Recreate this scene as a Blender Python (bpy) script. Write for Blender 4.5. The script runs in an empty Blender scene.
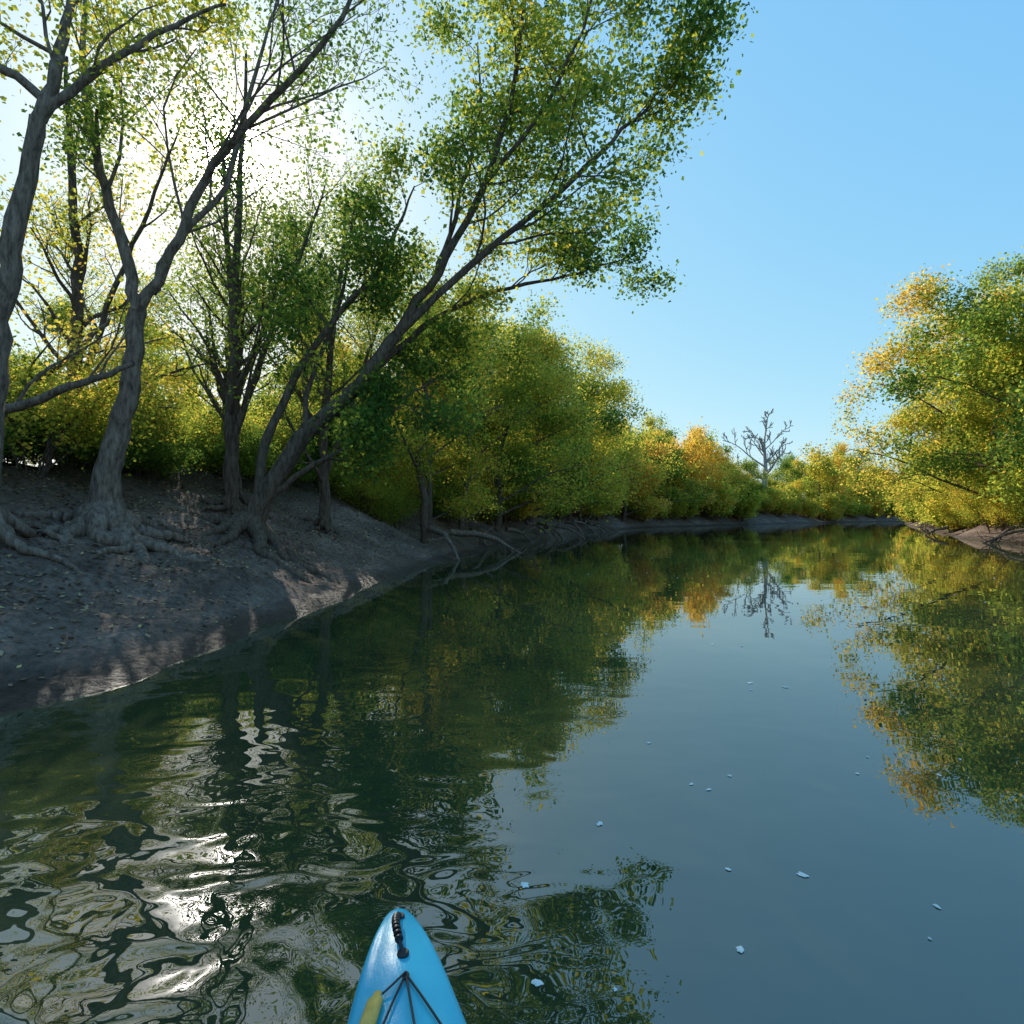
import bpy, math, numpy as np
from mathutils import noise, Vector
scene = bpy.context.scene
R = np.random.default_rng(11)

# ---------------------------------------------------------------- helpers
def link(o, parent=None):
    scene.collection.objects.link(o)
    if parent: o.parent = parent
    return o
def empty(name, loc=(0,0,0)):
    e = bpy.data.objects.new(name, None); e.location = loc; return link(e)
def mat_new(name):
    m = bpy.data.materials.new(name); m.use_nodes = True
    nt = m.node_tree; nt.nodes.clear()
    return m, nt
def N(nt, t, **kw):
    n = nt.nodes.new(t)
    for k, v in kw.items():
        if k.startswith('_'): n.inputs[k[1:]].default_value = v
        else: setattr(n, k, v)
    return n
def ramp(nt, stops, interp='LINEAR'):
    n = nt.nodes.new('ShaderNodeValToRGB'); e = n.color_ramp; e.interpolation = interp
    while len(e.elements) < len(stops): e.elements.new(.5)
    for el, (p, c) in zip(e.elements, stops):
        el.position = p; el.color = (*c, 1)
    return n
def mathn(nt, op, a, b=None, clamp=False):
    n = nt.nodes.new('ShaderNodeMath'); n.operation = op; n.use_clamp = clamp
    for i, v in enumerate((a, b)):
        if v is None: continue
        if isinstance(v, (int, float)): n.inputs[i].default_value = v
        else: nt.links.new(v, n.inputs[i])
    return n.outputs[0]

# ---------------------------------------------------------------- sun / sky
sd = np.array([-0.512, 1.0, 0.652]); sd /= np.linalg.norm(sd)
elev = math.asin(sd[2]); az = math.atan2(sd[0], sd[1])
w = bpy.data.worlds.new("World"); scene.world = w; w.use_nodes = True
nt = w.node_tree; nt.nodes.clear()
sky = N(nt, 'ShaderNodeTexSky', sky_type='NISHITA', sun_disc=False)
sky.sun_elevation = elev; sky.sun_rotation = az
sky.air_density = 1.0; sky.dust_density = 0.6; sky.ozone_density = 2.2; sky.altitude = 100
# clear autumn sky: even cyan-blue that pales to the horizon
sp = N(nt, 'ShaderNodeSeparateColor'); nt.links.new(sky.outputs[0], sp.inputs[0])
cb = N(nt, 'ShaderNodeCombineColor')
for i, (c0, t0, g_) in enumerate([(.10, .160, .68), (.155, .455, .37), (.30, .90, .08)]):
    v = mathn(nt, 'MULTIPLY', sp.outputs[i], .15/c0)
    v = mathn(nt, 'MULTIPLY', mathn(nt, 'POWER', v, g_), t0/.15)
    nt.links.new(v, cb.inputs[i])
bg = N(nt, 'ShaderNodeBackground', _Strength=0.15)
nt.links.new(cb.outputs[0], bg.inputs[0])
# aureole of the sun: hazy brightening of the air around the sun's direction
tc = N(nt, 'ShaderNodeTexCoord')
dp = N(nt, 'ShaderNodeVectorMath', operation='DOT_PRODUCT'); dp.inputs[1].default_value = tuple(sd)
nt.links.new(tc.outputs['Generated'], dp.inputs[0])
d = mathn(nt, 'MAXIMUM', dp.outputs['Value'], 0.0)
g1 = mathn(nt, 'MULTIPLY', mathn(nt, 'POWER', d, 1800.0), 40.0)
g2 = mathn(nt, 'MULTIPLY', mathn(nt, 'POWER', d, 160.0), .55)
g3 = mathn(nt, 'MULTIPLY', mathn(nt, 'POWER', d, 16.0), 0.07)
g = mathn(nt, 'ADD', mathn(nt, 'ADD', g1, g2), g3)
bg2 = N(nt, 'ShaderNodeBackground'); bg2.inputs[0].default_value = (1, .95, .88, 1)
nt.links.new(g, bg2.inputs[1])
add = N(nt, 'ShaderNodeAddShader'); out = N(nt, 'ShaderNodeOutputWorld')
nt.links.new(bg.outputs[0], add.inputs[0]); nt.links.new(bg2.outputs[0], add.inputs[1])
nt.links.new(add.outputs[0], out.inputs[0])
sl = bpy.data.lights.new("sun", 'SUN'); sl.energy = 5.0; sl.angle = math.radians(.5); sl.color = (1, .93, .81)
so = link(bpy.data.objects.new("sun", sl))
so.rotation_euler = Vector(sd).to_track_quat('Z', 'Y').to_euler()
so.location = (-20, 40, 30)

# ---------------------------------------------------------------- terrain
left = [(-14,-420),(-8,-60),(-4.2,-10),(-3.35,0),(-3.07,3.36),(-2.82,4.1),(-2.62,5.4),(-2.5,7.6),(-2.24,11.2),(-1.5,16),
        (-.5,21),(.6,25.5),(2.9,30),(4.2,34),(6.2,41),(12,52),(21,62),(34,74),(50,88),(66,100),(105,124),(230,165),(520,230)]
right = [(520,205),(230,142),(112,106),(72,88),(53,76),(44,62),(36,48),(28,37),(23.5,30),(20.6,22.4),(19.5,12),(18.5,0),(17,-60),(14,-420)]
poly = np.array(left + right, float)
def sdist(x, y):
    x = np.asarray(x, float).ravel(); y = np.asarray(y, float).ravel()
    best = np.full(x.shape, 1e9); inside = np.zeros(x.shape, bool)
    n = len(poly)
    for i in range(n):
        a = poly[i]; b = poly[(i+1) % n]; ab = b - a
        t = np.clip(((x-a[0])*ab[0] + (y-a[1])*ab[1]) / (ab@ab), 0, 1)
        best = np.minimum(best, np.hypot(x-a[0]-t*ab[0], y-a[1]-t*ab[1]))
        if a[1] != b[1]:
            c = ((a[1] > y) != (b[1] > y)) & (x < (b[0]-a[0])*(y-a[1])/(b[1]-a[1]) + a[0])
            inside ^= c
    return np.where(inside, -best, best)
def height(x, y, detail=True):
    x = np.asarray(x, float).ravel(); y = np.asarray(y, float).ravel()
    d = sdist(x, y)
    d = d + .10*np.sin(y*1.7+1)*np.exp(-np.abs(y-5)/25) + .05*np.sin(y*4.3+x) + .3*np.sin(y*.33)*np.clip((y-18)/10, 0, 1)
    h = np.interp(d, [-30,-6,-1.5,0,.25,1,2,3,3.7,4.4,7,30,200,600],
                     [-3,-2,-.6,0,.08,.33,.80,1.25,1.6,1.95,2.2,2.6,3.5,6])
    k = np.clip(d, 0, 1)
    h = h + k*(.07*np.sin(x*1.3+y*.9)+.05*np.sin(2.9*y-1.7*x+1)+.12*np.sin(.31*x+.22*y))
    if detail:
        m = np.hypot(x+3, y-8) < 32
        idx = np.nonzero(m & (d > -1) & (d < 12))[0]
        for i in idx:
            p = Vector((x[i], y[i], 0))
            h[i] += (.07*noise.fractal(p*2.2, 1, 2, 4) + .035*abs(noise.noise(p*9)))*min(1, max(.0, d[i]*1.5+.15))
            h[i] += .022*math.sin(d[i]*16+2*noise.noise(p*.8))*max(0, 1-abs(d[i]-.8)/1.2)
    return h
def gz(x, y): return float(height([x], [y], False)[0])

n = 440; A = 2.1; K = 5.75
u = np.linspace(-1, 1, n)
xs = -4 + A*np.sinh(K*u)*1.6; ys = 7 + A*np.sinh(K*u)*1.6
X, Y = np.meshgrid(xs, ys); X = X.ravel(); Y = Y.ravel()
Z = height(X, Y)
def grid_mesh(name, X, Y, Z, n):
    me = bpy.data.meshes.new(name)
    me.vertices.add(len(X)); me.vertices.foreach_set('co', np.stack([X, Y, Z], 1).ravel().astype(np.float32))
    i = np.arange(n-1); a = (i[:, None]*n + i[None, :]).ravel()
    f = np.stack([a, a+1, a+1+n, a+n], 1).ravel()
    nf = len(a); me.loops.add(nf*4); me.loops.foreach_set('vertex_index', f.astype(np.int32))
    me.polygons.add(nf); me.polygons.foreach_set('loop_start', np.arange(0, nf*4, 4, dtype=np.int32))
    me.polygons.foreach_set('use_smooth', np.ones(nf, bool)); me.update(calc_edges=True); return me
gm = grid_mesh("ground", X, Y, Z, n)
ground = link(bpy.data.objects.new("ground", gm))
m, nt = mat_new("mud_bank")
tc = N(nt, 'ShaderNodeTexCoord')
n1 = N(nt, 'ShaderNodeTexNoise', _Scale=1.1, _Detail=6.0, _Roughness=.65)
n2 = N(nt, 'ShaderNodeTexNoise', _Scale=14.0, _Detail=5.0, _Roughness=.7)
vo = N(nt, 'ShaderNodeTexVoronoi', _Scale=16.0)
for q in (n1, n2, vo): nt.links.new(tc.outputs['Object'], q.inputs['Vector'])
r1 = ramp(nt, [(.3, (.12, .083, .066)), (.55, (.23, .17, .14)), (.75, (.37, .29, .245))])
nt.links.new(n1.outputs[0], r1.inputs[0])
r2 = ramp(nt, [(.35, (.45, .42, .4)), (.65, (1.25, 1.2, 1.15))]); nt.links.new(n2.outputs[0], r2.inputs[0])
mx = N(nt, 'ShaderNodeMix', data_type='RGBA', blend_type='MULTIPLY'); mx.inputs[0].default_value = .8
nt.links.new(r1.outputs[0], mx.inputs[6]); nt.links.new(r2.outputs[0], mx.inputs[7])
sep = N(nt, 'ShaderNodeSeparateXYZ'); nt.links.new(tc.outputs['Object'], sep.inputs[0])
zz = sep.outputs[2]
inland = mathn(nt, 'MULTIPLY', mathn(nt, 'SUBTRACT', zz, 1.25), 1.6, True)
r3 = ramp(nt, [(.3, (.04, .03, .018)), (.6, (.08, .06, .032)), (.8, (.17, .11, .055))]); nt.links.new(n2.outputs[0], r3.inputs[0])
mx2 = N(nt, 'ShaderNodeMix', data_type='RGBA'); nt.links.new(inland, mx2.inputs[0])
nt.links.new(mx.outputs[2], mx2.inputs[6]); nt.links.new(r3.outputs[0], mx2.inputs[7])
wet = mathn(nt, 'SUBTRACT', 1.0, mathn(nt, 'MULTIPLY', mathn(nt, 'ADD', zz, mathn(nt, 'MULTIPLY', n1.outputs[0], -.12)), 9.0, True), True)
mx3 = N(nt, 'ShaderNodeMix', data_type='RGBA', blend_type='MULTIPLY'); nt.links.new(wet, mx3.inputs[0])
nt.links.new(mx2.outputs[2], mx3.inputs[6]); mx3.inputs[7].default_value = (.42, .38, .36, 1)
pr = N(nt, 'ShaderNodeBsdfPrincipled'); nt.links.new(mx3.outputs[2], pr.inputs['Base Color'])
ro = mathn(nt, 'SUBTRACT', .9, mathn(nt, 'MULTIPLY', wet, .45)); nt.links.new(ro, pr.inputs['Roughness'])
pr.inputs['Specular IOR Level'].default_value = .25
hh = mathn(nt, 'ADD', n2.outputs[0], mathn(nt, 'MULTIPLY', vo.outputs[0], .35))
bp = N(nt, 'ShaderNodeBump', _Strength=1.0, _Distance=.07); nt.links.new(hh, bp.inputs['Height'])
nt.links.new(bp.outputs[0], pr.inputs['Normal'])
o = N(nt, 'ShaderNodeOutputMaterial'); nt.links.new(pr.outputs[0], o.inputs[0]); gm.materials.append(m)

# ---------------------------------------------------------------- water
wm = bpy.data.meshes.new("river_water")
S = 600
wm.from_pydata([(-S, -S, 0), (S, -S, 0), (S, S, 0), (-S, S, 0)], [], [(0, 1, 2, 3)])
link(bpy.data.objects.new("river_water", wm))
m, nt = mat_new("river_water")
tc = N(nt, 'ShaderNodeTexCoord')
def noisew(scale, det, sx=1, sy=1, dist=0):
    mp = N(nt, 'ShaderNodeMapping'); mp.inputs['Scale'].default_value = (sx, sy, 1)
    nt.links.new(tc.outputs['Object'], mp.inputs[0])
    q = N(nt, 'ShaderNodeTexNoise', _Scale=scale, _Detail=det, _Distortion=dist)
    nt.links.new(mp.outputs[0], q.inputs['Vector']); return q.outputs[0]
def radial(cx, cy, r0, r1):
    v = N(nt, 'ShaderNodeVectorMath', operation='DISTANCE'); v.inputs[1].default_value = (cx, cy, 0)
    nt.links.new(tc.outputs['Object'], v.inputs[0])
    mr = N(nt, 'ShaderNodeMapRange', interpolation_type='SMOOTHSTEP')
    mr.inputs['From Min'].default_value = r0; mr.inputs['From Max'].default_value = r1
    mr.inputs['To Min'].default_value = 1; mr.inputs['To Max'].default_value = 0
    nt.links.new(v.outputs['Value'], mr.inputs[0]); return mr.outputs[0]
big = mathn(nt, 'MULTIPLY', noisew(.8, 2, .7, 1.3), .0035)
fine = mathn(nt, 'MULTIPLY', noisew(5, 1, .6, 1.3), .00035)
mask = radial(-1.8, 1.0, .3, 2.9)
rip = mathn(nt, 'MULTIPLY', noisew(3.6, 1.0, .85, 1.3, .7), .018)
rip = mathn(nt, 'ADD', rip, mathn(nt, 'MULTIPLY', noisew(9, 0, 1, 1, .5), .0026))
rip = mathn(nt, 'MULTIPLY', rip, mask)
rip2 = mathn(nt, 'MULTIPLY', mathn(nt, 'MULTIPLY', noisew(3.0, 1, .8, 1.2, .5), .006), radial(-1.6, 2.5, .5, 4.5))
H = mathn(nt, 'ADD', mathn(nt, 'ADD', big, fine), mathn(nt, 'ADD', rip, rip2))
bp = N(nt, 'ShaderNodeBump', _Strength=1.0, _Distance=1.0); nt.links.new(H, bp.inputs['Height'])
pr = N(nt, 'ShaderNodeBsdfPrincipled', _Roughness=.006, _IOR=2.25)
cn = ramp(nt, [(.35, (.026, .040, .018)), (.65, (.048, .060, .026))]); nt.links.new(noisew(.25, 2), cn.inputs[0])
nt.links.new(cn.outputs[0], pr.inputs['Base Color']); nt.links.new(bp.outputs[0], pr.inputs['Normal'])
o = N(nt, 'ShaderNodeOutputMaterial'); nt.links.new(pr.outputs[0], o.inputs[0]); wm.materials.append(m)

# ---------------------------------------------------------------- tree materials
def bark_mat(name, c0, c1):
    m, nt = mat_new(name)
    tc = N(nt, 'ShaderNodeTexCoord'); mp = N(nt, 'ShaderNodeMapping'); mp.inputs['Scale'].default_value = (1, 1, .22)
    nt.links.new(tc.outputs['Object'], mp.inputs[0])
    q = N(nt, 'ShaderNodeTexNoise', _Scale=22.0, _Detail=4.0, _Roughness=.7); nt.links.new(mp.outputs[0], q.inputs['Vector'])
    r = ramp(nt, [(.32, c0), (.68, c1)]); nt.links.new(q.outputs[0], r.inputs[0])
    b = N(nt, 'ShaderNodeBump', _Strength=.9, _Distance=.03); nt.links.new(q.outputs[0], b.inputs['Height'])
    p = N(nt, 'ShaderNodeBsdfDiffuse'); nt.links.new(r.outputs[0], p.inputs[0]); nt.links.new(b.outputs[0], p.inputs['Normal'])
    o = N(nt, 'ShaderNodeOutputMaterial'); nt.links.new(p.outputs[0], o.inputs[0]); return m
BARK = bark_mat("bark", (.085, .06, .045), (.32, .245, .195))
BARKD = bark_mat("dark_bark", (.06, .043, .033), (.21, .155, .12))
BARKG = bark_mat("dead_grey_bark", (.25, .23, .22), (.46, .44, .42))
def leaf_mat():
    m, nt = mat_new("leaves")
    at = N(nt, 'ShaderNodeAttribute', attribute_name='v')
    oi = N(nt, 'ShaderNodeObjectInfo')
    f = mathn(nt, 'ADD', at.outputs['Fac'], mathn(nt, 'MULTIPLY', mathn(nt, 'SUBTRACT', oi.outputs['Random'], .5), .34), True)
    r = ramp(nt, [(0, (.045, .095, .028)), (.3, (.095, .155, .035)), (.55, (.22, .26, .045)), (.8, (.44, .39, .07)), (1, (.54, .33, .08))])
    nt.links.new(f, r.inputs[0])
    br = N(nt, 'ShaderNodeMix', data_type='RGBA', blend_type='MULTIPLY'); br.inputs[0].default_value = 1
    br.inputs[7].default_value = (2.2, 2.15, 1.5, 1); nt.links.new(r.outputs[0], br.inputs[6])
    df = N(nt, 'ShaderNodeBsdfDiffuse'); nt.links.new(r.outputs[0], df.inputs[0])
    tr = N(nt, 'ShaderNodeBsdfTranslucent'); nt.links.new(br.outputs[2], tr.inputs[0])
    mx = N(nt, 'ShaderNodeMixShader'); mx.inputs[0].default_value = .58
    nt.links.new(df.outputs[0], mx.inputs[1]); nt.links.new(tr.outputs[0], mx.inputs[2])
    o = N(nt, 'ShaderNodeOutputMaterial'); nt.links.new(mx.outputs[0], o.inputs[0]); return m
LEAF = leaf_mat()

# ---------------------------------------------------------------- tree builder
class Tree:
    def __init__(s, seed, up=.10, wander=.16, nchild=(7, 6, 4), ratio=(.5, .5, .5), leaf=.08, per=12, spread=.16,
                 hue=.4, huevar=.35, t0=.25, levels=3, droop=0.0, bare=0.0, rmin=.0025):
        s.r = np.random.default_rng(seed); s.V = []; s.F = []; s.nv = 0; s.anch = []; s.rmin = rmin
        s.up = up; s.wander = wander; s.nc = nchild; s.ratio = ratio; s.leaf = leaf; s.per = per; s.spread = spread
        s.hue = hue; s.hv = huevar; s.t0 = t0; s.levels = levels; s.droop = droop; s.bare = bare
    def tube(s, P, rad, sides):
        P = np.asarray(P); n = len(P)
        T = np.gradient(P, axis=0); T /= np.linalg.norm(T, axis=1)[:, None] + 1e-9
        ref = np.array([.31, .95, .05]) if abs(T[0, 1]) < .85 else np.array([1., 0, .1])
        U = np.cross(T, ref); U /= np.linalg.norm(U, axis=1)[:, None] + 1e-9
        W = np.cross(T, U)
        a = np.arange(sides)*2*math.pi/sides
        ring = P[:, None, :] + (U[:, None, :]*np.cos(a)[None, :, None] + W[:, None, :]*np.sin(a)[None, :, None])*np.asarray(rad)[:, None, None]
        if sides > 6:
            ring += (ring-P[:, None, :])*s.r.normal(0, .055, (n, sides, 1))
        s.V.append(ring.reshape(-1, 3))
        i = np.arange(n-1)[:, None]; j = np.arange(sides)[None, :]; k = (j+1) % sides
        f = np.stack([i*sides+j, i*sides+k, (i+1)*sides+k, (i+1)*sides+j], -1).reshape(-1, 4) + s.nv
        s.F.append(f); s.nv += n*sides
    def smooth(s, pts, rad, per=5, wig=.015):
        pts = np.array(pts, float); n = len(pts); out = []; ro = []
        for i in range(n-1):
            p0 = pts[max(i-1, 0)]; p1 = pts[i]; p2 = pts[i+1]; p3 = pts[min(i+2, n-1)]
            for t in np.arange(per)/per:
                out.append(.5*((2*p1)+(-p0+p2)*t+(2*p0-5*p1+4*p2-p3)*t*t+(-p0+3*p1-3*p2+p3)*t**3))
                ro.append(rad[i]*(1-t)+rad[i+1]*t)
        out.append(pts[-1]); ro.append(rad[-1]); out = np.array(out)
        out[1:] += s.r.normal(0, wig, (len(out)-1, 3)); return out, np.array(ro)
    def limb(s, pts, rad, child=True, sides=9, t0=None, length=None, nc=None, lvl=0):
        P, r = s.smooth(pts, rad); s.tube(P, r, sides)
        if child:
            L = np.linalg.norm(np.diff(P, axis=0), axis=1).sum()
            s.spawn(P, r, length or L*.45, lvl, t0 if t0 is not None else s.t0, nc)
    def spawn(s, P, r, L, lvl, t0, nc=None):
        R = s.r; k = nc or s.nc[lvl]
        for q in range(k):
            t = t0 + (1-t0)*(q+R.random())/k; t = min(t, .999)
            x = t*(len(P)-1); i = int(x); p = P[i]*(1-(x-i)) + P[min(i+1, len(P)-1)]*(x-i)
            T = P[min(i+1, len(P)-1)]-P[max(i-1, 0)]; T = T/(np.linalg.norm(T)+1e-9)
            v = R.normal(0, 1, 3); v -= T*(v@T); v /= np.linalg.norm(v)+1e-9
            ang = R.uniform(.45, 1.05)
            d = T*math.cos(ang)+v*math.sin(ang)
            rr = max(s.rmin*1.2, min(r[i]*.5, r[i]*.4+.003))
            s.child(p, d, L*R.uniform(.65, 1.2)*(1.1-.4*t), rr, lvl+1)
    def child(s, p, d, L, r, lvl):
        R = s.r; ns = 3 if lvl >= s.levels else 5; P = [p]; d = d/np.linalg.norm(d)
        for i in range(ns):
            d = d + R.normal(0, s.wander, 3) + np.array([0, 0, s.up-s.droop*(lvl >= 2)]); d /= np.linalg.norm(d)
            P.append(P[-1]+d*L/ns)
        P = np.array(P); rad = np.linspace(r, max(s.rmin, r*.3), ns+1)
        s.tube(P, rad, 6 if r > .03 else (4 if r > .012 else 3))
        if lvl >= s.levels:
            s.anch.append(P[1:])
        else:
            s.spawn(P, rad, L*s.ratio[lvl], lvl, .2)
            if lvl == s.levels-1: s.anch.append(P[3:])
    def leaves(s):
        if not s.anch or s.per == 0: return None
        R = s.r
        clump = []; A = []
        for a in s.anch:
            if R.random() < s.bare: continue
            c = R.normal(0, 1); A.append(a); clump += [c]*len(a)
        A = np.concatenate(A); clump = np.array(clump)
        drift = np.sin(A[:, 0]*1.1+A[:, 2]*.7+s.hue*9)*np.cos(A[:, 1]*.9-A[:, 2]*.5)
        A = np.repeat(A, s.per, 0); clump = np.repeat(clump*.4+drift*.6, s.per)
        n = len(A)
        C = A + R.normal(0, s.spread, (n, 3))*np.array([1, 1, .75])
        nrm = R.normal(0, 1, (n, 3)) + np.array([0, 0, .7]); nrm /= np.linalg.norm(nrm, axis=1)[:, None]
        t = np.cross(nrm, R.normal(0, 1, (n, 3))); t /= np.linalg.norm(t, axis=1)[:, None]+1e-9
        b = np.cross(nrm, t)
        L = (s.leaf*R.uniform(.55, 1.25, n))[:, None]; W = L*R.uniform(.3, .45, n)[:, None]
        v = np.stack([C-t*L*.5, C+b*W-t*L*.05+nrm*L*.08, C+t*L*.5, C-b*W-t*L*.05+nrm*L*.08], 1).reshape(-1, 3)
        f = np.arange(n*4).reshape(-1, 4)
        val = np.clip(s.hue + clump*s.hv*.5 + R.normal(0, .10, n), 0, 1)
        return v, f, val
    def mesh(s, name, bark=None):
        V = np.concatenate(s.V); F = np.concatenate(s.F); nb = len(F)
        lv = s.leaves(); val = np.zeros(nb)
        if lv is not None:
            F = np.concatenate([F, lv[1]+len(V)]); V = np.concatenate([V, lv[0]]); val = np.concatenate([val, lv[2]])
        me = bpy.data.meshes.new(name)
        me.vertices.add(len(V)); me.vertices.foreach_set('co', V.ravel().astype(np.float32))
        nf = len(F); me.loops.add(nf*4); me.loops.foreach_set('vertex_index', F.ravel().astype(np.int32))
        me.polygons.add(nf); me.polygons.foreach_set('loop_start', np.arange(0, nf*4, 4, dtype=np.int32))
        mi = np.zeros(nf, np.int32); mi[nb:] = 1
        me.materials.append(bark or BARK); me.materials.append(LEAF)
        me.polygons.foreach_set('material_index', mi)
        sm = np.zeros(nf, bool); sm[:nb] = True; me.polygons.foreach_set('use_smooth', sm)
        me.update(calc_edges=True)
        at = me.attributes.new('v', 'FLOAT', 'FACE'); at.data.foreach_set('value', val.astype(np.float32))
        return me
    def obj(s, name, bark=None): return link(bpy.data.objects.new(name, s.mesh(name, bark)))
    def roots(s, x, y, r, n=7, L=1.0):
        for k in range(n):
            a = k*2*math.pi/n+s.r.uniform(-.3, .3); l = L*s.r.uniform(.6, 1.2)
            pts = [(x, y, gz(x, y)+.35)]
            for q in (.3, .6, 1):
                a2 = a+s.r.normal(0, .2); px, py = x+math.cos(a2)*l*q, y+math.sin(a2)*l*q
                pts.append((px, py, gz(px, py)+(.09 if q < .5 else .04 if q < 1 else -.05)))
            s.limb(pts, [r*.6, r*.38, r*.25, r*.1], child=False, sides=7)

# --- far left tree
t = Tree(1, leaf=.06, per=6, spread=.18, hue=.55, nchild=(7, 5, 3), bare=.15)
gx = gz(-5.25, 5.6)
t.limb([(-5.35, 5.6, gx-.2), (-5.17, 5.55, 2.3), (-5.0, 5.5, 3.3), (-4.88, 5.5, 4.1), (-4.66, 5.5, 5.1)], [.16, .11, .095, .085, .07], child=False)
t.limb([(-4.66, 5.5, 5.1), (-4.58, 5.6, 5.6), (-4.75, 5.9, 6.4), (-4.7, 6.2, 7.6), (-4.4, 6.3, 9.0)], [.065, .055, .045, .035, .015])
t.limb([(-4.66, 5.5, 5.1), (-4.35, 5.6, 5.55), (-3.9, 5.8, 6.1), (-3.2, 6.2, 6.9)], [.05, .04, .03, .012])
t.limb([(-4.62, 5.5, 5.3), (-5.0, 5.4, 5.55), (-5.6, 5.3, 5.7), (-6.5, 5.3, 6.4)], [.045, .04, .03, .015])
t.roots(-5.3, 5.6, .15)
t.obj("riverbank_tree")

# --- forked tree with exposed roots
t = Tree(2, leaf=.06, per=6, spread=.19, hue=.5, nchild=(7, 5, 4), bare=.3)
t.limb([(-5.14, 7, gz(-5.1, 7)-.15), (-5.04, 7, 1.75), (-4.86, 7, 2.45), (-4.74, 7, 3.1), (-4.69, 7, 3.8)], [.22, .15, .12, .105, .10], child=False, sides=12)
t.limb([(-4.69, 7, 3.75), (-4.88, 7, 4.6), (-5.3, 7.1, 5.8), (-5.62, 7.3, 6.9), (-5.7, 7.5, 8.4), (-5.5, 7.5, 10)], [.075, .065, .052, .042, .03, .015])
t.limb([(-4.69, 7, 3.75), (-4.2, 6.9, 4.4), (-3.75, 6.8, 5.3), (-3.0, 6.6, 5.95), (-2.1, 6.4, 6.7), (-1.5, 6.3, 7.9)], [.07, .058, .048, .04, .028, .012], nc=10)
t.limb([(-4.5, 7, 4.0), (-4.45, 7.3, 4.7), (-3.9, 7.6, 5.7), (-3.7, 7.9, 7.2), (-3.3, 8, 8.8)], [.055, .045, .038, .028, .012])
t.limb([(-5.0, 7, 5.0), (-5.05, 6.8, 5.5), (-4.9, 6.6, 6.0)], [.04, .03, .015], nc=4)
t.roots(-5.08, 7, .28, n=12, L=1.2)
t.obj("forked_tree")

# --- upright trees behind
for i, (x, y, top, lean, hue, br_) in enumerate([(-5.0, 10, 9.5, .25, .5, .5), (-5.6, 11.3, 9, -.3, .5, .45), (-4.1, 12.3, 8.3, .5, .58, .25), (-7.4, 9.5, 9, -.2, .65, .45), (-6.6, 13, 8.5, .3, .7, .4)]):
    t = Tree(20+i, leaf=.07, per=6, spread=.2, hue=hue, nchild=(9, 5, 3), bare=br_)
    z = gz(x, y)
    t.limb([(x, y, z-.2), (x-.03, y, z+1.5), (x+.03, y, z+3), (x+lean*.4, y, z+4.8), (x+lean, y, top)], [.14, .10, .08, .06, .02], length=2.0, nc=14, t0=.18)
    t.limb([(x, y, z+1.2), (x+.6, y-.1, z+2.8), (x+1.1, y+.2, z+4.6), (x+1.6, y+.2, z+6)], [.06, .045, .03, .012], length=1.5)
    t.roots(x, y, .15, n=6, L=.6)
    t.obj("riverbank_tree", BARKD)

# --- the big maple leaning over the water
t = Tree(5, leaf=.08, per=10, spread=.18, hue=.48, huevar=.85, nchild=(10, 5, 4), up=.07, droop=.06, bare=.10)
bz = gz(-4.2, 9)
t.limb([(-4.35, 9, bz-.2), (-4.1, 9, 1.25), (-3.4, 9, 2.4), (-2.6, 9, 3.15), (-1.85, 9, 4.1)], [.26, .17, .13, .11, .095], child=False, sides=12)
t.limb([(-1.85, 9, 4.1), (-1.2, 9, 5.1), (-.45, 9.1, 6.6), (0, 9.2, 8.1), (.2, 9.2, 9.6), (.5, 9.2, 11.2)], [.08, .065, .052, .04, .03, .012], nc=14, length=2.1)
t.limb([(-1.85, 9, 4.1), (-.7, 8.9, 5.15), (.7, 8.7, 6.2), (1.7, 8.6, 7.1), (2.2, 8.5, 7.6)], [.07, .055, .042, .028, .012], nc=13, length=1.8)
t.limb([(-2.6, 9, 3.15), (-1.5, 9.5, 4.4), (-.3, 10, 5.2), (1.0, 10.3, 5.6), (2.1, 10.4, 6.0)], [.06, .048, .036, .025, .012], nc=10, length=1.5)
t.limb([(-1.2, 9, 5.1), (-.9, 9.3, 6.4), (-.6, 9.7, 8), (-.6, 9.8, 9.5)], [.045, .036, .025, .012], nc=7, length=1.7)
t.limb([(-.45, 9.1, 6.6), (.6, 9.0, 7.9), (1.2, 8.9, 9.2), (1.4, 8.8, 10.3)], [.04, .03, .022, .01], nc=9, length=1.6)
t.limb([(-3.4, 9, 2.4), (-3.3, 9.2, 3.4), (-2.9, 9.4, 4.8), (-2.7, 9.5, 6.4)], [.055, .04, .03, .012], nc=6, length=1.3)
t.limb([(-3.9, 9, 1.5), (-3.1, 8.8, 2.0), (-2.5, 8.7, 2.3), (-1.7, 8.6, 2.9)], [.055, .04, .03, .012], nc=7, length=1.1, t0=.45)
t.limb([(-3.0, 9, 2.8), (-2.0, 9.4, 3.1), (-1.2, 9.6, 3.6)], [.05, .03, .012], nc=5, length=1.2, t0=.5)
t.limb([(-4.1, 9, 1.2), (-3.9, 8.9, 2.4), (-3.2, 9.0, 3.9), (-2.2, 9.1, 5.2), (-1.6, 9.2, 6.6)], [.09, .07, .055, .035, .012], nc=7, length=1.3, t0=.5)
t.roots(-4.2, 9, .28, n=10, L=1.2)
t.obj("leaning_maple_tree", BARKD)

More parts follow.
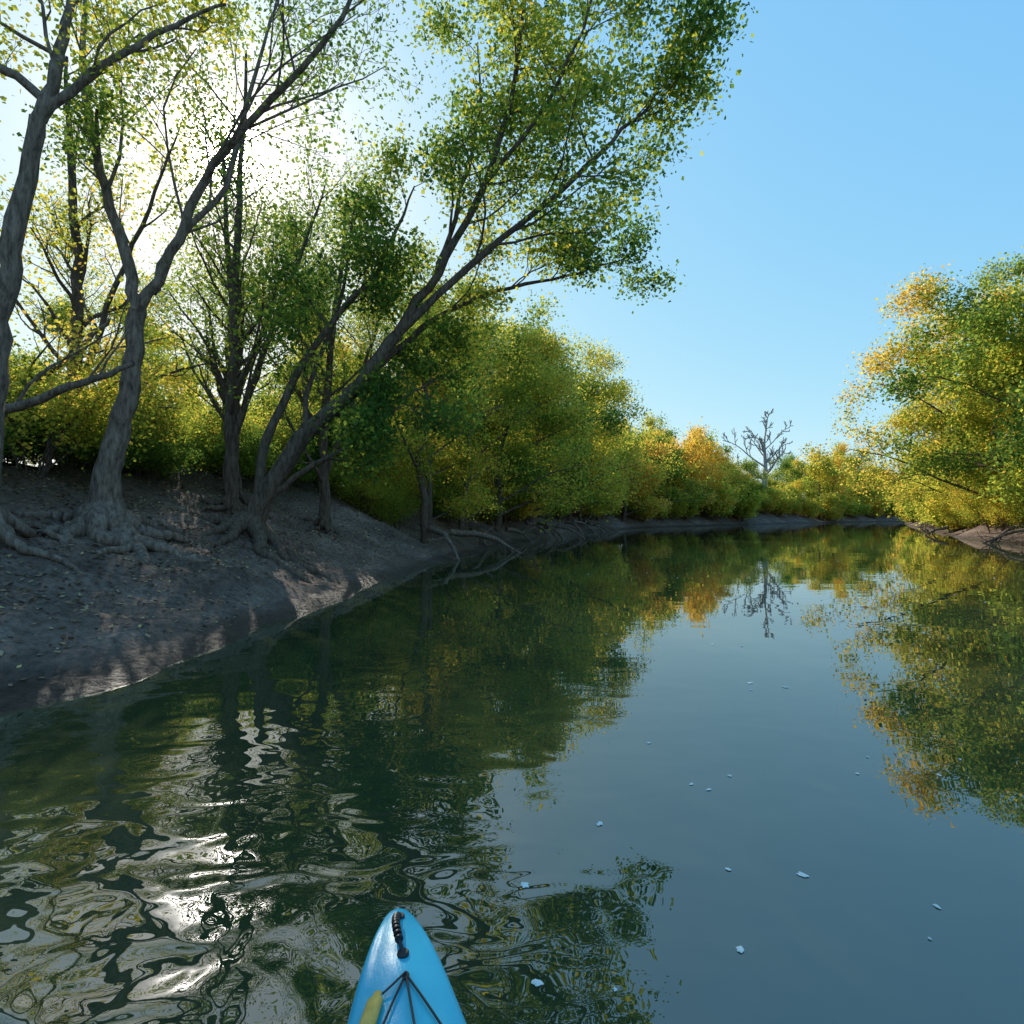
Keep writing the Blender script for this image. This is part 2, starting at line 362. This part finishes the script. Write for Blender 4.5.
# ---------------------------------------------------------------- tree prototypes for the woods
def proto(seed, H, cb, S, hue, leaf=.095, per=7, spread=.34, lean=0., nl=9, bare=0., huevar=.65, nch=(6, 5, 3), up=.08, droop=.03, trunk=.14, levels=3, rmin=.0025, bark=None, eb=0.):
    t = Tree(seed, leaf=leaf, per=per, spread=spread, hue=hue, huevar=huevar, nchild=nch, up=up, droop=droop, bare=bare, levels=levels, rmin=rmin)
    R = t.r
    tr = [np.array([0, 0, -.4])]
    for k in range(1, 6):
        q = k/5; tr.append(np.array([lean*q*q*H*.3+R.normal(0, .15), R.normal(0, .2), H*.85*q]))
    rad = [trunk*1.25, trunk, trunk*.8, trunk*.6, trunk*.35, max(.02, rmin)]
    P, rr = t.smooth(tr, rad); t.tube(P, rr, 8)
    t.spawn(P, rr, S*.5, 0, .55, 6)
    for k in range(nl):
        q = (k+.5)/nl; z = cb + (H*.8-cb)*q
        i = int(min(len(P)-2, z/(H*.85)*(len(P)-1))); p = P[i]
        a = k*2.4+R.uniform(-.6, .6); el = R.uniform(.1, 1.0)+q*.4+eb; L = S*(1.05-.5*q)*R.uniform(.55, 1.3)
        dx = math.cos(a)+lean*.8; dy = math.sin(a)
        pts = [p, p+np.array([dx*L*.35, dy*L*.35, L*.3*el]), p+np.array([dx*L*.7, dy*L*.7, L*.65*el]), p+np.array([dx*L, dy*L, L*.8*el])]
        t.limb(pts, [max(rmin*2, rr[i]*.5), max(rmin*1.6, rr[i]*.35), max(rmin*1.3, rr[i]*.22), max(rmin, .012)], sides=5, length=L*.5)
    return t.mesh("tree_mesh_%d" % seed, bark or BARKD)
PA = proto(101, 11, 2.6, 3.6, .55, bare=.12)
PB = proto(102, 10, 2.2, 3.8, .72, bare=.12)
PC = proto(103, 12, 2.8, 3.4, .48, bare=.15)
PD = proto(104, 8.5, .8, 3.8, .58, lean=.45, nl=13, droop=.10, spread=.30, leaf=.12)   # low, overhanging
PE = proto(105, 9.5, .9, 4.2, .74, lean=.35, nl=13, droop=.10, spread=.30, leaf=.12)
PF = proto(107, 11.5, 1.2, 3.2, .66, nl=13, droop=.02, spread=.30, leaf=.12, bare=.1)
kw = dict(nch=(6, 5), levels=2, leaf=.22, spread=.45, nl=10, rmin=.01)
FA = proto(111, 9, .8, 3.6, .48, per=8, **kw); FB = proto(112, 10.5, 1.2, 3.2, .68, per=8, **kw)
FC = proto(113, 8, .6, 4.0, .84, per=8, **kw); FD = proto(114, 12, 1.5, 3.0, .58, per=7, **kw)
PBARE = proto(106, 12, 3.5, 4.6, .5, per=0, nch=(5, 4), up=.18, droop=0, trunk=.36, levels=2, rmin=.04, nl=11, bark=BARKG, eb=.5)
PBARE2 = proto(108, 10.5, 2.6, 4.0, .5, per=0, nch=(6, 5, 3), up=.12, droop=0, trunk=.16)
def shrub(seed, H, hue, leaf=.075, per=7):
    t = Tree(seed, leaf=leaf, per=per, spread=.16, hue=hue, huevar=.5, nchild=(6, 4, 3), levels=2, up=.05, droop=.05)
    for k in range(11):
        a = t.r.uniform(0, 6.28); l = H*t.r.uniform(.3, .8); h = H*t.r.uniform(.5, 1)
        b = np.array([math.cos(a)*.15, math.sin(a)*.15, -.1])
        t.limb([b, b+np.array([math.cos(a)*l*.3, math.sin(a)*l*.3, h*.5]), b+np.array([math.cos(a)*l, math.sin(a)*l, h])],
               [.02, .012, .005], sides=4, length=H*.5)
    return t.mesh("shrub_mesh_%d" % seed, BARKD)
SA = shrub(201, 1.7, .45, per=8); SB = shrub(202, 2.0, .64, per=8); SC = shrub(203, 1.4, .30, per=8)
SD = shrub(204, 2.0, .66, leaf=.18, per=3)

def put(me, name, x, y, s=1, rot=None, parent=None, dz=0, sz=None):
    o = bpy.data.objects.new(name, me); o.location = (x, y, gz(x, y)+dz)
    o.rotation_euler = (0, 0, R.uniform(0, 6.28) if rot is None else rot)
    o.scale = (s, s, sz or s); return link(o, parent)

# woods on the left bank
woods = empty("woodland")
pts = []
for k in range(4000):
    y = R.uniform(-4, 72); x = R.uniform(-30, 60)
    dd = sdist([x], [y])[0]
    if dd < 6.5 or dd > 24: continue
    if x > 15 and y < (x*1.1+5): continue
    if y < 3 and x < -14: continue
    mind = 4.4 if dd < 15 else 6.0
    if x > -14 and y < 20 and dd < 9.5: continue
    if any((x-a)**2+(y-b)**2 < mind**2 for a, b in pts): continue
    pts.append((x, y))
    hi = math.hypot(x, y) < 24
    me = [PA, PB, PC, PB, PA][R.integers(5)] if hi else [FA, FB, FD, FB][R.integers(4)]
    s_ = R.uniform(.65, .9)
    if y < 20 and x > -16: s_ = R.uniform(.5, .68)
    put(me, "woodland_tree", x, y, s_, parent=woods)
# undergrowth on top of the left bank
ug = empty("undergrowth")
cnt = 0
for k in range(3000):
    y = -2 + 50*R.random()**1.4; x = R.uniform(-14, 14); dd = sdist([x], [y])[0]
    if dd < 4.0 or dd > 9: continue
    if y > 20 and R.random() < .5: continue
    put([SA, SB, SC, SB][R.integers(4)] if y < 24 else SD, "shrub", x, y, R.uniform(.45, 1.0) if y < 16 else R.uniform(.8, 1.3), parent=ug); cnt += 1
    if cnt > 165: break
for k in range(260):      # bushes hanging over the lip of the bank further along
    y = R.uniform(15, 50); x = R.uniform(-6, 12); dd = sdist([x], [y])[0]
    if dd < 1.8 or dd > 4.2: continue
    put([SA, SC, SB][R.integers(3)] if y < 26 else SD, "shrub", x, y, R.uniform(.6, 1.2), parent=ug)
# trees along the left bank further on
ll = [(-2.6, 17.5, PF, .62, .1), (-1.9, 21, PE, .80, -.3), (-.7, 25.5, PD, 1.05, .0), (-2.2, 27, PF, 1.0, 1), (1.0, 29.5, PE, 1.0, -.2), (2.2, 34.5, PF, .85, .2),
      (4.0, 40, FC, .95, -.2), (7.2, 46.5, FB, .85, 0), (-4.2, 22.5, PA, .95, 2), (.5, 37, FB, 1.0, 3), (10.5, 53, FC, 1.0, -.3), (15, 58.5, FA, 1.0, -.2)]
for x, y, me, s, r in ll: put(me, "riverside_maple_tree", x, y, s, rot=r)
# far bank tree line
far = empty("distant_tree_line")
L2 = np.array(left)
for i in range(14, len(left)-1):
    a = L2[i]; b = L2[i+1]; ln = np.linalg.norm(b-a)
    if a[0] > 220: break
    dv = (b-a)/ln; nv = np.array([-dv[1], dv[0]])
    for off in (2.2, 8.0, 13):
        s = R.uniform(0, 2)
        while s < ln:
            p = a+dv*s+nv*(off+R.uniform(-1, 1.4)); s += R.uniform(3.4, 7.5)
            sc = R.uniform(.45, 1.0) if off < 5 else R.uniform(.75, 1.15)
            if abs(p[0]/p[1]-.452) < .04: sc *= .62
            put([FA, FB, FC, FD, FC, FB][R.integers(6)], "distant_tree", p[0], p[1], sc, parent=far, sz=sc*R.uniform(.8, 1.3))
    s = 0
    while s < ln:
        p = a+dv*s+nv*R.uniform(1.2, 4.0); s += R.uniform(1.2, 2.6)
        put(SD, "distant_shrub", p[0], p[1], R.uniform(.9, 1.9), parent=far)
put(PBARE, "bare_tree", 38.7, 85.5, 1.25, dz=-.2)
put(PBARE2, "bare_tree", -2.6, 16.5, .7)
# right bank
rr_ = [(24.3, 27.5, PE, 1.2, 2.8), (22.8, 23.0, PD, 1.3, 3.3), (28.5, 33.5, PF, 1.0, 3.0), (33, 40, FC, 1.1, 2.6), (39, 49, FB, .9, 2.8), (46, 60, FC, .9, 3.0), (53.5, 71, FA, .9, 2.6),
       (23, 15, PE, 1.1, 3.1), (62, 77, FC, .9, 2.5), (26.5, 24.8, PF, 1.15, 1.0), (26.5, 31, PE, .9, 2.2)]
for x, y, me, s, r in rr_: put(me, "riverside_maple_tree", x, y, s, rot=r)
rw = empty("right_bank_woods")
for k in range(40):
    y = R.uniform(8, 95); x = R.uniform(24, 110); dd = sdist([x], [y])[0]
    if dd < 8 or dd > 24 or y > x*1.1+5: continue
    put([FA, FB, FD][R.integers(3)], "woodland_tree", x, y, R.uniform(.75, 1.0), parent=rw)
sh = empty("riverside_shrubs")
Rr = np.array(right)[::-1]
for y in np.arange(18, 76, .9):
    for q in range(2):
        yy = y+R.uniform(-.4, .4); x = np.interp(yy, Rr[:, 1], Rr[:, 0]) + (R.uniform(.9, 1.8) if q == 0 else R.uniform(2.2, 4.5))
        put(SB if yy < 32 else SD, "shrub", x, yy, R.uniform(.7, 1.1) if q == 0 else R.uniform(1.1, 1.8), parent=sh)

# ---------------------------------------------------------------- logs and driftwood
def log(name, pts, rad, seed, nc=0, bark=BARK):
    t = Tree(seed, per=0, levels=2, nchild=(3, 3, 2)); t.limb(pts, rad, child=nc > 0, nc=nc or None, t0=.4, sides=9); return t.obj(name, bark)
log("fallen_log", [(-8.2, 6.4, 2.0), (-6.9, 6.5, 2.2), (-5.9, 6.5, 2.42), (-5.0, 6.55, 2.75), (-4.45, 6.6, 3.0)], [.08, .07, .055, .04, .025], 31, 3)
log("fallen_log", [(-9, 8.4, 2.3), (-7.8, 8.4, 2.9), (-6.6, 8.3, 3.5), (-5.9, 8.2, 4.1)], [.08, .07, .05, .02], 32, 3)
for k in range(24):
    if k < 15: y = R.uniform(16, 48); side = 1
    else: y = R.uniform(18, 55); side = 0
    pl = L2 if side else Rr
    x = np.interp(y, pl[:, 1], pl[:, 0]) + (-1 if side else 1)*R.uniform(.2, 1.2)
    a = R.uniform(-1.2, 1.2); l = R.uniform(1.2, 3)
    z = gz(x, y)+.15
    x2 = x+math.cos(a)*l*(1 if side else -1)*.8; y2 = y+math.sin(a)*l
    log("driftwood", [(x, y, z+.35), ((x+x2)/2, (y+y2)/2, z+.2), (x2, y2, max(-.1, gz(x2, y2)+.05))], [.10, .07, .03], 300+k, 4)

# ---------------------------------------------------------------- leaf litter on the mud
def litter(n, name, cols):
    xs = R.uniform(-10, 0, n*3); ys = R.uniform(2.0, 24, n*3)**1.0
    dd = sdist(xs, ys); k = (dd > .25+1.2*R.random(len(xs))**2) & (dd < 5); xs = xs[k][:n]; ys = ys[k][:n]; n = len(xs)
    zs = height(xs, ys)+.012
    a = R.uniform(0, 6.28, n); L = R.uniform(.012, .034, n); W = L*R.uniform(.5, .8, n)
    C = np.stack([xs, ys, zs], 1); t = np.stack([np.cos(a), np.sin(a), R.normal(.15, .3, n)], 1); b = np.stack([-np.sin(a), np.cos(a), R.normal(0, .3, n)], 1)
    v = np.stack([C-t*L[:, None], C+b*W[:, None], C+t*L[:, None], C-b*W[:, None]], 1).reshape(-1, 3)
    me = bpy.data.meshes.new(name); me.vertices.add(n*4); me.vertices.foreach_set('co', v.ravel().astype(np.float32))
    me.loops.add(n*4); me.loops.foreach_set('vertex_index', np.arange(n*4, dtype=np.int32)); me.polygons.add(n)
    me.polygons.foreach_set('loop_start', np.arange(0, n*4, 4, dtype=np.int32)); me.update(calc_edges=True)
    at = me.attributes.new('v', 'FLOAT', 'FACE'); at.data.foreach_set('value', R.random(n).astype(np.float32))
    m, nt = mat_new(name); q = N(nt, 'ShaderNodeAttribute', attribute_name='v'); r = ramp(nt, cols); nt.links.new(q.outputs['Fac'], r.inputs[0])
    p = N(nt, 'ShaderNodeBsdfDiffuse'); nt.links.new(r.outputs[0], p.inputs[0])
    o = N(nt, 'ShaderNodeOutputMaterial'); nt.links.new(p.outputs[0], o.inputs[0]); me.materials.append(m)
    link(bpy.data.objects.new(name, me))
litter(20000, "leaf_litter", [(0, (.13, .075, .045)), (.5, (.29, .19, .12)), (.85, (.44, .32, .20)), (1, (.54, .42, .15))])

# ---------------------------------------------------------------- foam flecks on the water
m, nt = mat_new("foam"); p = N(nt, 'ShaderNodeBsdfPrincipled', _Roughness=.6); p.inputs['Base Color'].default_value = (.8, .8, .76, 1)
o = N(nt, 'ShaderNodeOutputMaterial'); nt.links.new(p.outputs[0], o.inputs[0])
V = []; F = []
def fleck(x, y, r):
    c = len(V); k = 11; ph = R.uniform(0, 6.28); el = R.uniform(.5, 1)
    V.append((x, y, .006))
    for ring, z in ((.6, .005), (1, .002)):
        for i in range(k):
            a = i*2*math.pi/k; rr = r*ring*R.uniform(.6, 1.3)
            u_, v_ = math.cos(a)*rr, math.sin(a)*rr*el
            V.append((x+u_*math.cos(ph)-v_*math.sin(ph), y+u_*math.sin(ph)+v_*math.cos(ph), z))
    for i in range(k):
        j = (i+1) % k; F.append((c, c+1+i, c+1+j)); F.append((c+1+i, c+1+k+i, c+1+k+j, c+1+j))
for x, y, r in [(.97,1.87,.018),(.73,1.90,.010),(.63,1.55,.015),(1.3,1.72,.010),(1.18,1.59,.006),(.065,1.44,.014),(.26,1.42,.007),(.04,1.82,.016),(.34,2.18,.014),(.80,2.5,.012),
                (.86,2.45,.014),(1.0,2.58,.010),(1.7,4.0,.03),(1.9,3.9,.022),(.72,2.95,.012),(1.6,2.6,.009),(1.45,1.5,.007)]:
    fleck(x, y, r)
for k in range(34):
    y = 2.4+16*R.random()**1.2; x = R.uniform(.05, .95)*y
    fleck(x, y, R.uniform(.004, .011)*(1+y*.08))
me = bpy.data.meshes.new("foam_flecks"); me.from_pydata(V, [], F); me.materials.append(m)
link(bpy.data.objects.new("foam_flecks", me))

# ---------------------------------------------------------------- kayak
m, nt = mat_new("kayak_plastic"); tc = N(nt, 'ShaderNodeTexCoord')
q = N(nt, 'ShaderNodeTexNoise', _Scale=5.0, _Detail=4.0); nt.links.new(tc.outputs['Object'], q.inputs['Vector'])
r = ramp(nt, [(.3, (.025, .42, .58)), (.7, (.05, .50, .65))]); nt.links.new(q.outputs[0], r.inputs[0])
q3 = N(nt, 'ShaderNodeTexNoise', _Scale=180.0, _Detail=2.0); nt.links.new(tc.outputs['Object'], q3.inputs['Vector'])
b = N(nt, 'ShaderNodeBump', _Strength=.2, _Distance=.003); nt.links.new(q3.outputs[0], b.inputs['Height'])
p = N(nt, 'ShaderNodeBsdfPrincipled'); nt.links.new(r.outputs[0], p.inputs['Base Color']); nt.links.new(b.outputs[0], p.inputs['Normal'])
q4 = N(nt, 'ShaderNodeTexNoise', _Scale=25.0, _Detail=6.0); nt.links.new(tc.outputs['Object'], q4.inputs['Vector'])
nt.links.new(mathn(nt, 'ADD', mathn(nt, 'MULTIPLY', q4.outputs[0], .3), .22), p.inputs['Roughness'])
o = N(nt, 'ShaderNodeOutputMaterial'); nt.links.new(p.outputs[0], o.inputs[0]); KM = m
def simple(name, col, rough=.5):
    m, nt = mat_new(name); tc = N(nt, 'ShaderNodeTexCoord'); q = N(nt, 'ShaderNodeTexNoise', _Scale=40.0, _Detail=4.0); nt.links.new(tc.outputs['Object'], q.inputs['Vector'])
    r = ramp(nt, [(.3, tuple(c*.75 for c in col)), (.7, tuple(min(1, c*1.2) for c in col))]); nt.links.new(q.outputs[0], r.inputs[0])
    p = N(nt, 'ShaderNodeBsdfPrincipled', _Roughness=rough); nt.links.new(r.outputs[0], p.inputs['Base Color'])
    o = N(nt, 'ShaderNodeOutputMaterial'); nt.links.new(p.outputs[0], o.inputs[0]); return m
BLK = simple("black_rubber", (.018, .018, .02), .45); YEL = simple("yellow_plastic", (1.0, .50, .10), .4)
kayak = empty("kayak", (-.262, 1.285, 0)); kayak.rotation_euler = (0, 0, math.atan2(.242, .97))
S_ = np.array([0, .006, .02, .045, .08, .12, .18, .25, .32, .42, .6, .8, 1.0, 1.3, 1.6, 2.0, 2.4, 2.7, 2.9, 3.0])
HW = np.array([.006, .019, .031, .044, .058, .072, .089, .104, .118, .143, .19, .24, .29, .35, .37, .36, .28, .17, .08, .01])
GZ = np.interp(S_, [0, .3, .8, 1.5, 3], [.30, .285, .26, .25, .30])
KZ = np.interp(S_, [0, .05, .2, .5, 2.6, 3], [.25, .12, .02, -.08, -.08, .2])
CR = np.interp(S_, [0, .02, .1, .3, .8, .95, 2.0, 2.3, 3], [.002, .010, .024, .040, .075, .05, .05, .05, .0])
V = []; F = []
for i, s in enumerate(S_):
    hw, g_, k_, c_ = HW[i], GZ[i], KZ[i], CR[i]
    cock = .9 < s < 2.1
    ring = []
    for j in range(13):
        a = -1+2*j/12; aa = abs(a)
        z = g_+c_*(1-aa**1.7)
        if .07 < s < .9: z += .007*math.exp(-((aa-.83)/.10)**2)
        if cock and aa < .8: z = g_-.22*(1-(aa/.8)**4)
        ring.append((-a*hw, z))
    for j in range(1, 12):
        a = math.pi*j/12
        ring.append((-hw*math.cos(a)*(1.03), g_-.012-(g_-.012-k_)*math.sin(a)**.8))
    for x_, z_ in ring: V.append((x_, -s, z_))
m_ = len(ring)
for i in range(len(S_)-1):
    for j in range(m_):
        k = (j+1) % m_; F.append((i*m_+j, i*m_+k, (i+1)*m_+k, (i+1)*m_+j))
F.append(tuple(range(m_))[::-1]); F.append(tuple((len(S_)-1)*m_+j for j in range(m_)))
me = bpy.data.meshes.new("hull"); me.from_pydata(V, [], F); me.materials.append(KM)
for p_ in me.polygons: p_.use_smooth = True
hull = link(bpy.data.objects.new("hull", me), kayak)
sb = hull.modifiers.new("s", 'SUBSURF'); sb.levels = 2; sb.render_levels = 2
def deckz(x, s):
    hw = np.interp(s, S_, HW); g_ = np.interp(s, S_, GZ); c_ = np.interp(s, S_, CR); return g_+c_*(1-min(1, abs(x)/hw)**1.7)
def cable(name, pts, r, mat):
    cu = bpy.data.curves.new(name, 'CURVE'); cu.dimensions = '3D'; cu.bevel_depth = r; cu.bevel_resolution = 3
    sp = cu.splines.new('BEZIER'); sp.bezier_points.add(len(pts)-1)
    for b_, p_ in zip(sp.bezier_points, pts):
        b_.co = p_; b_.handle_left_type = b_.handle_right_type = 'AUTO'
    cu.materials.append(mat); cu.use_fill_caps = True
    return link(bpy.data.objects.new(name, cu), kayak)
def disc(name, x, s, r, h, mat, seg=20):
    V = []; F = []
    for rr, z in ((r, 0), (r, h*.7), (r*.8, h), (r*.25, h*1.0), (r*.2, h*.7)):
        for i in range(seg):
            a = i*6.28318/seg; V.append((x+rr*math.cos(a), -s+rr*math.sin(a), deckz(x, s)-.003+z))
    for l in range(4):
        for i in range(seg): F.append((l*seg+i, l*seg+(i+1) % seg, (l+1)*seg+(i+1) % seg, (l+1)*seg+i))
    F.append(tuple(4*seg+i for i in range(seg)))
    me = bpy.data.meshes.new(name); me.from_pydata(V, [], F); me.materials.append(mat); link(bpy.data.objects.new(name, me), kayak)
h0, h1 = .045, .165
hs = np.linspace(h0, h1, 7)
hx = [.004-.012*math.sin(q*math.pi) for q in np.linspace(0, 1, 7)]
hl = [.002, .014, .024, .027, .024, .014, .002]
cable("handle_strap", [(x_, -s, deckz(0, s)+l) for x_, s, l in zip(hx, hs, hl)], .0045, BLK)
for k in range(9):
    q = .2+.6*k/8; s = h0+(h1-h0)*q; l = .004+.023*math.sin(q*math.pi); x_ = .004-.012*math.sin(q*math.pi)
    cable("grip_rib_%d" % k, [(x_, -s, deckz(0, s)+l), (x_, -s-.0055, deckz(0, s)+l)], .0088, BLK)
disc("handle_bolt_1", .004, h0, .010, .008, BLK); disc("handle_bolt_2", .004, h1, .012, .009, BLK)
bs = .225
disc("bungee_eyelet_front", .006, bs, .007, .010, BLK)
disc("bungee_eyelet_left", -.075, .40, .009, .01, BLK); disc("bungee_eyelet_right", .09, .40, .009, .01, BLK)
for nm, x2, s2 in (("bungee_left", -.075, .40), ("bungee_right", .09, .40), ("bungee_centre", .02, .42)):
    cable(nm, [(.006+(x2-.006)*q, -(bs+(s2-bs)*q), deckz(.006+(x2-.006)*q, bs+(s2-bs)*q)+.006) for q in (0, .33, .66, 1)], .0022, BLK)
cable("bungee_toggle", [(.006, -bs, deckz(0, bs)+.010), (-.02, -bs-.022, deckz(0, bs)+.008), (-.038, -bs-.03, deckz(-.03, bs)+.006)], .002, BLK)
V = []; F = []; seg = 18
for s, rr in ((0, .005), (.001, .008), (.010, .008), (.012, .011), (.017, .0145), (.060, .015), (.069, .013), (.072, .006)):
    for i in range(seg):
        a = i*6.28318/seg; V.append((-.046-s*.3+rr*math.cos(a), -(bs+.026)-s, deckz(-.05, bs+.04)+.010+rr*math.sin(a)*.8))
for l in range(7):
    for i in range(seg): F.append((l*seg+i, l*seg+(i+1) % seg, (l+1)*seg+(i+1) % seg, (l+1)*seg+i))
F.append(tuple(range(seg))[::-1]); F.append(tuple(7*seg+i for i in range(seg)))
me = bpy.data.meshes.new("yellow_float"); me.from_pydata(V, [], F); me.materials.append(YEL)
for p_ in me.polygons: p_.use_smooth = True
link(bpy.data.objects.new("yellow_float", me), kayak)
V = [(-.2, -1.3, .1), (.2, -1.3, .1), (.2, -1.7, .08), (-.2, -1.7, .08), (-.2, -1.78, .42), (.2, -1.78, .42), (-.2, -1.3, .07), (.2, -1.3, .07), (.2, -1.74, .05), (-.2, -1.74, .05), (-.2, -1.82, .42), (.2, -1.82, .42)]
F = [(0, 1, 2, 3), (3, 2, 5, 4), (6, 9, 8, 7), (9, 10, 11, 8), (0, 6, 7, 1), (4, 5, 11, 10), (0, 3, 9, 6), (1, 7, 8, 2), (3, 4, 10, 9), (2, 8, 11, 5)]
me = bpy.data.meshes.new("seat"); me.from_pydata(V, [], F); me.materials.append(BLK); so_ = link(bpy.data.objects.new("seat", me), kayak)
bv = so_.modifiers.new("b", 'BEVEL'); bv.width = .012; bv.segments = 3

# ---------------------------------------------------------------- camera
cam = bpy.data.cameras.new("camera"); cam.lens = 36*560/1024; cam.sensor_width = 36; cam.clip_start = .05; cam.clip_end = 3000
co = link(bpy.data.objects.new("camera", cam)); co.location = (0, 0, 1.2); co.rotation_euler = (math.radians(90.3), 0, 0)
scene.camera = co
scene.view_settings.view_transform = 'Standard'; scene.view_settings.look = 'None'; scene.view_settings.exposure = 0
